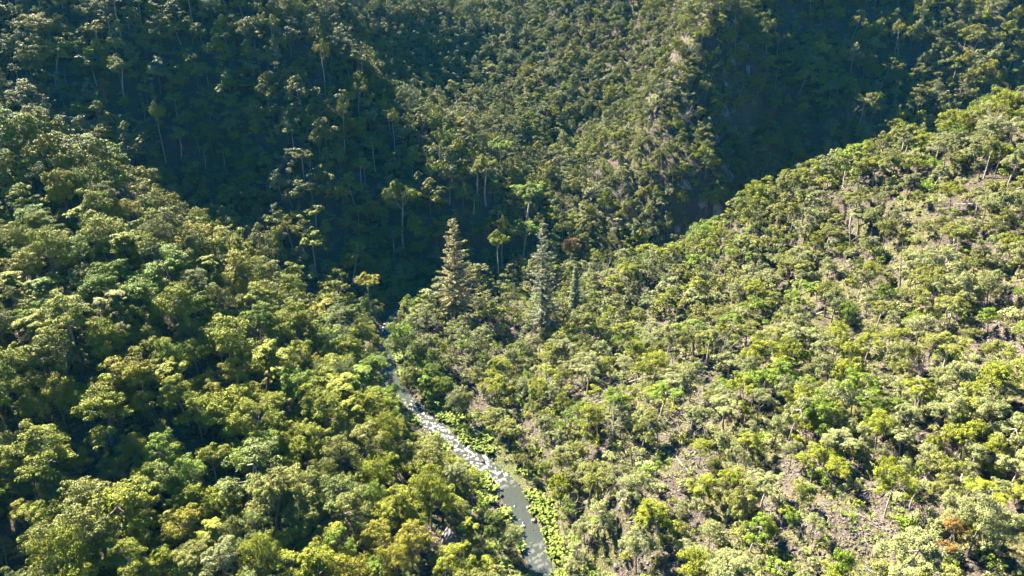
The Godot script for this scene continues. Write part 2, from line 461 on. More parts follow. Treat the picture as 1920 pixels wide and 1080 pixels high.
func eucalypt(sd: int, h: float, rad: float, fork: float, limbs: int, leaves: int, size: float, look: Dictionary) -> Dictionary:
	# trunk, limbs and crown of one tree, base at the origin
	var r := RandomNumberGenerator.new()
	r.seed = sd
	var out := {"h": h, "r": rad, "limbs": []}
	var flat: float = look.get("flat", 0.85)
	var dome: float = look.get("dome", 0.34)
	var lean: Vector3 = Vector3(r.randfn() * 0.05, 0, r.randfn() * 0.05) + look.get("lean", Vector3.ZERO)
	var r0 := h * 0.017 + 0.05
	var trunk := Shape.new()
	var tp := PackedVector3Array(); var tr := PackedFloat32Array()
	var top_h := h * lerpf(fork, 0.9, 0.55)
	var wob := Vector3(r.randfn(), 0, r.randfn()) * h * 0.018
	for k in 9:
		var t := k / 8.0
		var y := lerpf(-1.2, top_h, t)
		tp.append(Vector3(lean.x * y, y, lean.z * y) + wob * sin(t * 5.0))
		tr.append(r0 * (1.0 - 0.68 * t) * (1.35 if k == 0 else 1.0))
	trunk.tube(tp, tr, 7)
	var ends: Array = []
	for l in limbs:
		var limb := Shape.new()
		var from_t := lerpf(fork * 0.85, 0.92, float(l) / limbs + r.randf() * 0.1)
		var idx := clampf(from_t * h / top_h, 0.3, 0.97) * 8.0
		var a := tp[int(idx)].lerp(tp[mini(int(idx) + 1, 8)], idx - int(idx))
		var ang := l * 2.4 + r.randf_range(-0.45, 0.45)
		var out_r := rad * sqrt(r.randf_range(0.12, 0.78)) * (0.45 if l == limbs - 1 else 1.0)
		var y: float = h * (1.0 - dome * (out_r / rad) ** 2 * 1.3) - rad * 0.25 - r.randf() * h * look.get("ragged", 0.1)
		var b := Vector3(cos(ang) * out_r, y, sin(ang) * out_r) + Vector3(lean.x, 0, lean.z) * y
		var lr := r0 * r.randf_range(0.34, 0.5)
		branch(limb, r, a, b, lr, lr * 0.4, 0.1, 5)
		ends.append([b, 1.0])
		for q in 3 + r.randi() % 2:
			var t := r.randf_range(0.45, 0.95)
			var from := a.lerp(b, t) + Vector3.DOWN * 0.1 * (b - a).length() * sin(PI * t)
			var off := Vector3(r.randfn(), 0.0, r.randfn()).normalized() * rad * r.randf_range(0.25, 0.5)
			off.y = r.randf_range(-0.5, 0.2) * rad
			var e := b + off
			branch(limb, r, from, e, lr * 0.4, lr * 0.12, 0.05, 4, 3)
			ends.append([e, r.randf_range(0.65, 1.0)])
		out.limbs.append(limb)
	var crown := Shape.new()
	var each := leaves / ends.size()
	for e in ends:
		var f := r.randf_range(0.7, 0.9)
		var col := Color(f, f, f)
		var cr: float = rad * r.randf_range(0.24, 0.37) * e[1]
		# a clump is several rounded tufts
		for q in 6:
			var o := rnd_dir(r) * cr * 0.85
			o.y = absf(o.y) * 0.8 - cr * 0.25
			var g := r.randf_range(0.82, 1.0)
			leaf_clump(crown, r, e[0] + o, cr * r.randf_range(0.38, 0.62), flat, each / 6, size, Color(col.r * g, col.g * g, col.b * g))
	out.trunk = trunk
	out.crown = crown
	return out


func conifer(sd: int, h: float, rad: float, leaves: int, look: Dictionary) -> Dictionary:
	var r := RandomNumberGenerator.new()
	r.seed = sd
	var out := {"h": h, "r": rad, "limbs": []}
	var trunk := Shape.new()
	var stems: Array = [Vector3.ZERO]
	if look.get("twin", false):
		stems.append(Vector3(1.5, 0, 0.5))
	var crown := Shape.new()
	for st: Vector3 in stems:
		var hh := h * (1.0 if st == Vector3.ZERO else 0.72)
		var p := PackedVector3Array(); var q := PackedFloat32Array()
		for k in 10:
			var t := k / 9.0
			p.append(st + Vector3(sin(t * 3.0) * 0.12, lerpf(-1.0, hh, t), cos(t * 2.4) * 0.1))
			q.append(lerpf(h * 0.014, 0.03, t))
		trunk.tube(p, q, 8)
		var y: float = hh * look.get("bare", 0.1)
		while y < hh * 0.985:
			var t := y / hh
			var reach := rad * (pow(1.0 - t, 0.78) * r.randf_range(0.7, 1.12) + 0.05) * minf(1.0, 0.7 + t * 1.6)
			var count := 3 + r.randi() % 5
			var turn := r.randf() * TAU
			for k in count:
				if r.randf() < look.get("gaps", 0.1):
					continue
				var ang := turn + TAU * k / count + r.randf_range(-0.3, 0.3)
				var len := reach * r.randf_range(0.5, 1.15)
				var a := st + Vector3(0, y, 0)
				var b := a + Vector3(cos(ang) * len, len * (lerpf(-0.08, 0.55, t) + r.randfn() * 0.14), sin(ang) * len)
				var limb := Shape.new()
				branch(limb, r, a, b, 0.035 + 0.02 * len, 0.012, 0.06, 4, 4)
				out.limbs.append(limb)
				var sprays := maxi(2, int(len * 3.0))
				for z in sprays:
					var f := (z + 0.6) / sprays
					if f < 0.22:
						continue
					var c := a.lerp(b, f) + Vector3(r.randfn() * 0.12, 0.08, r.randfn() * 0.12)
					var tone := r.randf_range(0.6, 0.95)
					leaf_clump(crown, r, c, 0.34 + 0.16 * len * (1.0 - f) * 0.6, 0.6, look.get("needles", 26), 0.34, Color(tone, tone, tone * 0.95))
			y += h * r.randf_range(0.008, 0.034)
	out.trunk = trunk
	out.crown = crown
	return out


func shrub(sd: int, h: float, rad: float, leaves: int, size: float, twiggy: float) -> Dictionary:
	var r := RandomNumberGenerator.new()
	r.seed = sd
	var stems := Shape.new(); var leafy := Shape.new()
	var n := 6 + r.randi() % 4
	for k in n:
		var ang := TAU * k / n + r.randf()
		var d := rad * sqrt(r.randf())
		var b := Vector3(cos(ang) * d, h * r.randf_range(0.5, 1.0) * (1.0 - 0.35 * (d / rad) ** 2), sin(ang) * d)
		branch(stems, r, Vector3(0, -0.4, 0), b, 0.05, 0.015, -0.08, 4, 4)
		for q in 3:
			var e := b + rnd_dir(r) * rad * 0.3
			branch(stems, r, b * 0.7, e, 0.02, 0.008, 0.0, 3, 2)
			if r.randf() > twiggy:
				var f := r.randf_range(0.62, 1.0)
				leaf_clump(leafy, r, e, rad * r.randf_range(0.2, 0.34), 0.75, leaves / (n * 3), size, Color(f, f, f * 0.95))
	return {"h": h, "r": rad, "stems": stems, "leafy": leafy}


func fern(sd: int) -> Shape:
	var r := RandomNumberGenerator.new()
	r.seed = sd
	var s := Shape.new()
	for k in 16:
		var ang := r.randf() * TAU
		var out := Vector3(cos(ang), 0, sin(ang))
		var across := Vector3(-out.z, 0, out.x)
		var len := r.randf_range(0.7, 1.25)
		var last := Vector3(0, -0.1, 0)
		var f := r.randf_range(0.65, 1.0)
		for q in range(1, 6):
			var t := q / 5.0
			var p := out * len * t + Vector3.UP * (len * 1.15 * sin(t * 2.1) * 0.75)
			var w := 0.17 * sin(PI * (0.15 + 0.8 * t))
			var w0 := 0.17 * sin(PI * (0.15 + 0.8 * (t - 0.2)))
			s.quad(last - across * w0, last + across * w0, p + across * w, p - across * w, Color(f, f, f))
			last = p
	return s


func tussock(sd: int) -> Shape:
	var r := RandomNumberGenerator.new()
	r.seed = sd
	var s := Shape.new()
	for k in 26:
		var ang := r.randf() * TAU
		var o := Vector3(cos(ang), 0, sin(ang))
		var a := Vector3(-o.z, 0, o.x) * 0.025
		var h := r.randf_range(0.3, 0.65)
		var f := r.randf_range(0.6, 1.0)
		var foot := o * r.randf() * 0.12 + Vector3(0, -0.08, 0)
		var mid := foot + o * h * 0.35 + Vector3.UP * h * 0.75
		s.quad(foot - a, foot + a, mid + a, mid - a, Color(f, f, f))
		s.tri(mid - a, mid + a, mid + o * h * 0.45 + Vector3.UP * h * 0.12, Color(f, f, f))
	return s


func rock(sd: int, cuts: int, detail: int, squash := Vector3(1, 0.7, 0.85)) -> Shape:
	# an angular stone: a ball cut by random planes
	var r := RandomNumberGenerator.new()
	r.seed = sd
	var planes: Array = []
	for k in cuts:
		planes.append([rnd_dir(r), r.randf_range(0.5, 0.85)])
	var s := Shape.new()
	var pts: Array = []
	var rows := detail
	for a in rows + 1:
		var row: Array = []
		for b in rows * 2:
			var th := PI * a / rows; var ph := TAU * (b + 0.5 * (a % 2)) / (rows * 2)
			var d := Vector3(sin(th) * cos(ph), cos(th), sin(th) * sin(ph))
			var reach := 1.0
			for pl in planes:
				var g: float = d.dot(pl[0])
				if g > 0.01:
					reach = minf(reach, pl[1] / g)
			var e := reach * (1.0 + 0.06 * sin(d.x * 17.0 + sd) * cos(d.z * 13.0 + d.y * 19.0))
			row.append(d * e * squash)
		pts.append(row)
	var n := rows * 2
	for a in rows:
		for b in n:
			var f := 0.75 + 0.25 * r.randf()
			s.quad(pts[a][b], pts[a][(b + 1) % n], pts[a + 1][(b + 1) % n], pts[a + 1][b], Color(f, f, f))
	return s


func bare_tree(sd: int, h: float, spread: float) -> Dictionary:
	var r := RandomNumberGenerator.new()
	r.seed = sd
	var trunk := Shape.new()
	var p := PackedVector3Array(); var q := PackedFloat32Array()
	var lean := Vector3(r.randfn() * 0.1, 0, r.randfn() * 0.1)
	for k in 8:
		var t := k / 7.0
		p.append(Vector3(lean.x, 0, lean.z) * h * t * t + Vector3(sin(t * 4.0 + sd), 0, cos(t * 5.0)) * 0.02 * h + Vector3.UP * lerpf(-0.8, h * 0.85, t))
		q.append(lerpf(h * 0.016 + 0.05, 0.03, t))
	trunk.tube(p, q, 6)
	var limbs: Array = []
	for k in 8:
		var limb := Shape.new()
		var t := r.randf_range(0.35, 0.95)
		var a := p[int(t * 7.0)]
		var ang := k * 2.4 + r.randf()
		var e := a + Vector3(cos(ang), r.randf_range(0.25, 1.1), sin(ang)) * spread * r.randf_range(0.5, 1.0)
		branch(limb, r, a, e, 0.075, 0.03, 0.08, 4)
		for z in 4:
			var f := a.lerp(e, r.randf_range(0.4, 1.0))
			branch(limb, r, f, f + (rnd_dir(r) + Vector3.UP * 0.5) * spread * 0.4, 0.032, 0.012, 0.0, 3, 3)
		limbs.append(limb)
	return {"h": h, "r": spread, "trunk": trunk, "limbs": limbs}


func log_shape(sd: int, length: float, thick: float) -> Dictionary:
	var r := RandomNumberGenerator.new()
	r.seed = sd
	var s := Shape.new()
	var p := PackedVector3Array(); var q := PackedFloat32Array()
	for k in 7:
		var t := k / 6.0
		p.append(Vector3(lerpf(-0.5, 0.5, t) * length, sin(t * 3.0 + sd) * 0.12 + thick * 0.6, cos(t * 4.0 + sd) * 0.2))
		q.append(lerpf(thick, thick * 0.35, t))
	s.tube(p, q, 7)
	var limbs: Array = []
	for k in 4:
		var b := Shape.new()
		var a := p[2 + k]
		var e := a + Vector3(r.randf_range(0.3, 0.8), r.randf_range(0.2, 0.7), r.randf_range(-0.8, 0.8)) * length * 0.28
		branch(b, r, a, e, thick * 0.4, 0.02, 0.1, 4, 4)
		branch(b, r, a.lerp(e, 0.6), e + rnd_dir(r) * length * 0.14, thick * 0.2, 0.012, 0.0, 3, 3)
		limbs.append(b)
	return {"trunk": s, "limbs": limbs}


func joined(parts: Array) -> Shape:
	var s := Shape.new()
	for p: Shape in parts:
		var k := s.v.size()
		s.v.append_array(p.v); s.n.append_array(p.n); s.c.append_array(p.c)
		for j in p.i:
			s.i.append(j + k)
	return s


func tree_node(t: Dictionary, bark: Material, foliage: Material, limb_most := 99) -> Node3D:
	# trunk (> limbs) and crown
	var o := Node3D.new()
	var trunk := part("trunk", t.trunk.mesh(bark), o)
	for k in t.limbs.size():
		if k < limb_most:
			part("limb", t.limbs[k].mesh(bark), trunk)
	if limb_most < t.limbs.size():
		part("branches", joined(t.limbs.slice(limb_most)).mesh(bark), trunk)
	if t.has("crown"):
		part("crown", t.crown.mesh(foliage), o)
	return o


func whole_tree(t: Dictionary, bark: Material, foliage: Material) -> ArrayMesh:
	var m := joined([t.trunk] + t.limbs).mesh(bark)
	return t.crown.into(m, foliage)


# ---------------------------------------------------------------- the scene
func _ready() -> void:
	rng.seed = 20
	var cam := Camera3D.new()
	cam.name = "camera"
	cam.position = EYE
	cam.rotation_degrees = Vector3(-PITCH, 0, 0)
	cam.fov = 43.0
	cam.near = 0.5
	cam.far = 4000.0
	add_child(cam)
	cam.current = true
	eye_basis = cam.basis
	var sky := ProceduralSkyMaterial.new()
	sky.sky_top_color = Color(.016, .185, .36)
	sky.sky_horizon_color = Color(.135, .325, .41)
	sky.sky_curve = 0.15
	sky.ground_bottom_color = Color(.2, .22, .18)
	sky.ground_horizon_color = Color(.5, .62, .7)
	sky.sun_angle_max = 12.0
	var env := Environment.new()
	env.background_mode = Environment.BG_SKY
	env.sky = Sky.new()
	env.sky.sky_material = sky
	env.tonemap_mode = Environment.TONE_MAPPER_LINEAR
	env.tonemap_exposure = 12.0
	env.sdfgi_enabled = true
	env.ssao_enabled = true
	env.ssil_enabled = true
	env.fog_enabled = true
	env.fog_density = 0.00003
	env.fog_light_color = Color(.32, .77, 1.0)
	var around := WorldEnvironment.new()
	around.name = "environment"
	around.environment = env
	add_child(around)
	var sun := DirectionalLight3D.new()
	sun.name = "sun"
	sun.light_energy = 1.6
	sun.light_color = Color(1.0, .95, .86)
	sun.light_angular_distance = 0.5
	sun.shadow_enabled = true
	sun.rotation_degrees = Vector3(-SUN_HEIGHT, 180.0 - SUN_AZIMUTH, 0)
	add_child(sun)

	rough.seed = 5
	rough.frequency = 0.035
	rough.fractal_octaves = 4
	patch.seed = 9
	patch.frequency = 0.022
	patch.fractal_octaves = 3
	survey()
	lay_creek()
	make_materials()
	build_ground()
	build_creek()
	build_rocks()
	build_landmarks()
	build_forest()
	build_undergrowth()
	build_dead_wood()
	build_litter()


func build_ground() -> void:
	var xs := PackedFloat32Array(); var ds := PackedFloat32Array()
	var x := -900.0
	while x <= 900.0:
		xs.append(x)
		x += 1.6 if x >= -200.0 and x < 220.0 else 8.0 if absf(x) < 340.0 else 40.0
	var d := -200.0
	while d <= 1100.0:
		ds.append(d)
		d += 1.6 if d >= 48.0 and d < 400.0 else 8.0 if d >= -60.0 and d < 620.0 else 40.0
	var nx := xs.size()
	var s := Shape.new()
	var soil := [Color(.13, .11, .085), Color(.11, .094, .08), Color(.11, .094, .08), Color(.11, .094, .08), Color(.13, .11, .09), Color(.13, .12, .08)]
	var grass := [Color(.11, .115, .04), Color(.12, .125, .04), Color(.11, .115, .04), Color(.12, .125, .045), Color(.11, .115, .045), Color(.11, .14, .04)]
	for a in ds.size():
		for b in nx:
			s.v.append(Vector3(xs[b], land(xs[b], ds[a]), -ds[a]))
			var z := zone(xs[b], ds[a])
			var f := smoothstep(-0.12, 0.3, patch.get_noise_2d(xs[b] * 3.0, ds[a] * 3.0) + 0.5 * patch.get_noise_2d(xs[b] * 14.0, ds[a] * 14.0))
			s.c.append(soil[z].lerp(grass[z], f * 0.8))
	for a in ds.size():
		for b in nx:
			var q := a * nx + b
			var dx := s.v[a * nx + mini(b + 1, nx - 1)] - s.v[a * nx + maxi(b - 1, 0)]
			var dz := s.v[mini(a + 1, ds.size() - 1) * nx + b] - s.v[maxi(a - 1, 0) * nx + b]
			s.n.append(dx.cross(dz).normalized())
			if a < ds.size() - 1 and b < nx - 1:
				s.i.append_array([q, q + nx, q + nx + 1, q, q + nx + 1, q + 1])
	var m := StandardMaterial3D.new()
	m.resource_name = "stony_soil"
	m.vertex_color_use_as_albedo = true
	m.albedo_texture = speckle(0.02, 6, Color(.25, .23, .21), Color(1, 1, 1), 1024, 3)
	m.uv1_triplanar = true
	m.uv1_world_triplanar = true
	m.uv1_scale = Vector3.ONE * 0.11
	m.roughness = 0.95
	m.metallic_specular = 0.2
	var o := part("ground", s.mesh(m), self)
	tag(o, "", "", "", "structure")


func build_creek() -> void:
	var s := Shape.new()
	var ripple := FastNoiseLite.new()
	ripple.seed = 31
	ripple.frequency = 0.5
	ripple.fractal_octaves = 3
	var churn := FastNoiseLite.new()
	churn.seed = 32
	churn.frequency = 0.3
	churn.fractal_octaves = 4
	var across := 25
	var step := 0.25
	var rows := int((creek.size() - 2) / step)
	for a in rows:
		var t := a * step
		var k := int(t)
		var p := creek[k].lerp(creek[k + 1], t - k)
		var along := Vector2(creek[k + 1].x - creek[k].x, creek[k + 1].y - creek[k].y).normalized()
		# riffles alternate with still pools
		var riffle := smoothstep(-0.6, 0.45, sin(t * 0.085 + 2.2) + 0.6 * sin(t * 0.23))
		for b in across:
			var u := lerpf(-1.0, 1.0, float(b) / (across - 1)) * (half_width(t) + 1.1)
			var x := p.x + along.y * u; var d := p.y - along.x * u
			var w := ripple.get_noise_2d(x * 1.4, d * 1.4)
			s.v.append(Vector3(x, p.z + w * lerpf(0.03, 0.12, riffle), -d))
			var foam := smoothstep(0.05, 0.35, churn.get_noise_2d(x * 2.2, d * 2.2) + 0.6 * w) * riffle
			s.c.append(Color(.03, .034, .024).lerp(Color(.17, .17, .17), foam))
	for a in rows:
		for b in across:
			var q := a * across + b
			var dx := s.v[a * across + mini(b + 1, across - 1)] - s.v[a * across + maxi(b - 1, 0)]
			var dz := s.v[mini(a + 1, rows - 1) * across + b] - s.v[maxi(a - 1, 0) * across + b]
			s.n.append(dx.cross(dz).normalized())
			if a < rows - 1 and b < across - 1:
				s.i.append_array([q, q + across, q + across + 1, q, q + across + 1, q + 1])
	var m := StandardMaterial3D.new()
	m.resource_name = "creek_water"
	m.vertex_color_use_as_albedo = true
	m.roughness = 0.13
	m.metallic_specular = 0.5
	m.normal_enabled = true
	var t := speckle(0.03, 3, Color.BLACK, Color.WHITE, 512, 8)
	t.color_ramp = null
	t.as_normal_map = true
	t.bump_strength = 5.0
	m.normal_texture = t
	m.normal_scale = 0.6
	m.uv1_triplanar = true
	m.uv1_world_triplanar = true
	m.uv1_scale = Vector3.ONE * 0.5
	var o := part("creek_water", s.mesh(m), self)
	tag(o, "", "", "", "structure")


var stone_mat: StandardMaterial3D
var stones: Array = []

func build_rocks() -> void:
	stone_mat = StandardMaterial3D.new()
	stone_mat.resource_name = "stone"
	stone_mat.albedo_color = lin(.12, .108, .102)
	stone_mat.vertex_color_use_as_albedo = true
	stone_mat.albedo_texture = speckle(0.03, 5, Color(.55, .52, .5), Color(1, 1, 1), 512, 14)
	stone_mat.uv1_triplanar = true
	stone_mat.uv1_scale = Vector3.ONE * 0.6
	stone_mat.roughness = 0.8
	for k in 7:
		stones.append(rock(100 + k, 9, 6).mesh(stone_mat))
	# boulders and cobbles in the creek, about half of them wet
	var wet: StandardMaterial3D = stone_mat.duplicate()
	wet.resource_name = "wet_stone"
	wet.albedo_color = lin(.06, .054, .05)
	wet.roughness = 0.3
	for k in 230:
		var at := rng.randf_range(158.0, 240.0)
		var q := int(at)
		var p := creek[q]
		var along := Vector2(creek[q + 1].x - p.x, creek[q + 1].y - p.y).normalized()
		var u := rng.randf_range(-1.0, 1.0) * (half_width(at) + 1.6)
		var size := rng.randf_range(0.16, 0.5) * (2.0 if rng.randf() < 0.12 else 1.0)
		var o := MeshInstance3D.new()
		o.mesh = stones[k % 7]
		if rng.randf() < 0.5:
			o.material_override = wet
		var x := p.x + along.y * u; var d := p.y - along.x * u
		top(o, "boulder", Vector3(x, maxf(land(x, d), p.z - 0.25) + size * 0.12, -d))
		o.rotation = Vector3(rng.randfn() * 0.2, rng.randf() * TAU, rng.randfn() * 0.2)
		o.scale = Vector3.ONE * size
		var big := "large" if size > 0.6 else "small" if size < 0.32 else "mid-sized"
		tag(o, "%s grey boulder %s %s" % [big, "standing in the creek water" if absf(u) < half_width(at) - 0.4 else "on the edge of the creek bed", reach_of(at)], "boulder", "boulders along the creek")
	# cliffs: bare rock faces
	var crag_mat: StandardMaterial3D = stone_mat.duplicate()
	crag_mat.resource_name = "crag_rock"
	crag_mat.albedo_color = lin(.24, .23, .225)
	crag_mat.uv1_scale = Vector3.ONE * 0.13
	var crags: Array = []
	for k in 4:
		crags.append(rock(200 + k * 3, 26, 14, Vector3(1.0, 1.0, 0.55)).mesh(crag_mat))
	var spots := [[-12.1, 108.2, 3.4, "low dark rock outcrop with a pale top beside the golden eucalypts"], [94.1, 315.2, 7.5, "pale bare rock face high on the rocky spur"], [88.9, 314.2, 4.5, "small pale rock face above the tall one on the rocky spur"], [83.7, 296.5, 5.0, "weathered grey rock face on the shaded side of the rocky spur"], [81.3, 289.8, 6.0, "weathered grey rock face on the shaded side of the rocky spur"], [78.1, 283.8, 5.0, "weathered grey rock face on the shaded side of the rocky spur"], [79.9, 278.8, 6.0, "weathered grey rock face on the shaded side of the rocky spur"], [86.7, 289.0, 4.0, "weathered grey rock face on the shaded side of the rocky spur"], [83.2, 276.8, 5.0, "weathered grey rock face on the shaded side of the rocky spur"], [76.3, 287.5, 4.0, "weathered grey rock face on the shaded side of the rocky spur"], [95.1, 308.8, 4.0, "weathered grey rock face on the shaded side of the rocky spur"], [89.8, 297.2, 4.5, "weathered grey rock face on the shaded side of the rocky spur"], [74.9, 260.5, 4.5, "weathered grey rock face on the shaded side of the rocky spur"], [108.0, 343.2, 4.0, "weathered grey rock face on the shaded side of the rocky spur"], [86.7, 303.0, 4.0, "weathered grey rock face on the shaded side of the rocky spur"], [65.7, 257.8, 5.0, "weathered grey rock face on the shaded side of the rocky spur"], [61.2, 257.5, 4.0, "weathered grey rock face on the shaded side of the rocky spur"], [69.8, 260.5, 4.5, "weathered grey rock face on the shaded side of the rocky spur"], [64.4, 262.8, 3.5, "weathered grey rock face on the shaded side of the rocky spur"], [-86.4, 259.8, 3.0, "grey rock slab between trees on the shadowed gorge wall"], [-94.2, 258.5, 2.5, "grey rock slab between trees on the shadowed gorge wall"], [-80.4, 261.2, 2.5, "grey rock slab between trees on the shadowed gorge wall"]]
	for k in spots.size():
		var c: Array = spots[k]
		var o := MeshInstance3D.new()
		o.mesh = crags[k % 4]
		top(o, "rock_outcrop", spot(c[0], c[1], c[2] * (0.1 if k == 0 else 0.42)))
		o.scale = Vector3(c[2] * 0.6, c[2], c[2] * 0.7)
		o.rotation = Vector3(-0.5, rng.randf_range(-0.5, 0.5), rng.randfn() * 0.12)
		if k == 0:
			clear_points.append([o.position + Vector3(0, 1.5, 0), 3.0])
		tag(o, c[3], "rock outcrop", "bare rock faces of the gorge" if k > 2 else "")


func reach_of(at: float) -> String:
	return "by the lowest pool" if at < 178.0 else "by the lower riffle" if at < 192.0 else "by the middle riffle" if at < 207.0 else "by the upper riffle" if at < 226.0 else "near the pine bend"


func adopt(o: Node3D, called: String, label: String, category: String, group: String, at: Vector3, turn: float, size: Vector3) -> Node3D:
	top(o, called, at)
	o.rotation.y = turn
	o.scale = size
	tag(o, label, category, group)
	return o


func build_landmarks() -> void:
	var needle := leaf_material(Color(.33, .3, .13))
	needle.resource_name = "sunlit_needles"
	var blue := leaf_material(Color(.21, .23, .14))
	blue.resource_name = "grey_green_needles"
	var deep := leaf_material(Color(.24, .28, .14))
	deep.resource_name = "green_needles"
	var a := tree_node(conifer(51, 33.0, 8.6, 0, {"gaps": 0.15, "needles": 22}), wood_mats.dark, needle)
	adopt(a, "pine_tree", "tall dense cone-shaped pine with tan-green needles at the creek bend", "pine tree", "tall pines at the creek bend", spot(-17.7, 210.5), 0.3, Vector3.ONE)
	var b := tree_node(conifer(52, 37.0, 7.0, 0, {"twin": true, "gaps": 0.3, "needles": 20, "bare": 0.15}), wood_mats.dark, blue)
	adopt(b, "pine_tree", "tall sparse grey-green pine with two dark stems and gaps in its crown", "pine tree", "tall pines at the creek bend", spot(8.6, 192.5), 1.3, Vector3.ONE)
	var c := tree_node(conifer(53, 16.0, 3.0, 0, {"gaps": 0.08, "needles": 22}), wood_mats.dark, deep)
	adopt(c, "pine_tree", "short grey-green pine beside the sparse two-stemmed pine", "pine tree", "tall pines at the creek bend", spot(19.0, 204.2), 0.0, Vector3.ONE)
	for o: Node3D in [a, b]:
		clear_points.append([o.position + Vector3(0, 7, 0), 3.5])
		clear_points.append([o.position + Vector3(0, 14, 0), 5.0])
		clear_points.append([o.position + Vector3(0, 22, 0), 4.0])
	clear_points.append([c.position + Vector3(0, 7, 0), 2.0])


var shapes: Array = []        # near tree kinds: {word, tree, node}
var far_shapes: Array = []

func in_the_way(p: Vector3, h: float, r: float) -> bool:
	var lo := seen_at(p + Vector3(0, h * 0.4, 0)); var hi := seen_at(p + Vector3(0, h, 0))
	if hi.z < 0.0:
		return false
	var wide := r / hi.z * 1371.0
	for c in clear_points:
		var s: Vector3 = c[2]
		if hi.z > s.z - 2.0:
			continue
		var reach: float = wide + c[1] / s.z * 1371.0
		if absf(s.x - (lo.x + hi.x) * 0.5) < reach * 0.85 and s.y > hi.y - 4.0 and s.y < lo.y + reach * 0.3:
			return true
	return false


func place_of(z: int, above: float) -> String:
	var where: String = ZONE_PLACE[z]
	if z == BANK:
		return where
	return ("low " if above < 0.33 else "high " if above > 0.66 else "midway up ") + (where if above < 0.33 or above > 0.66 else where.trim_prefix("on "))


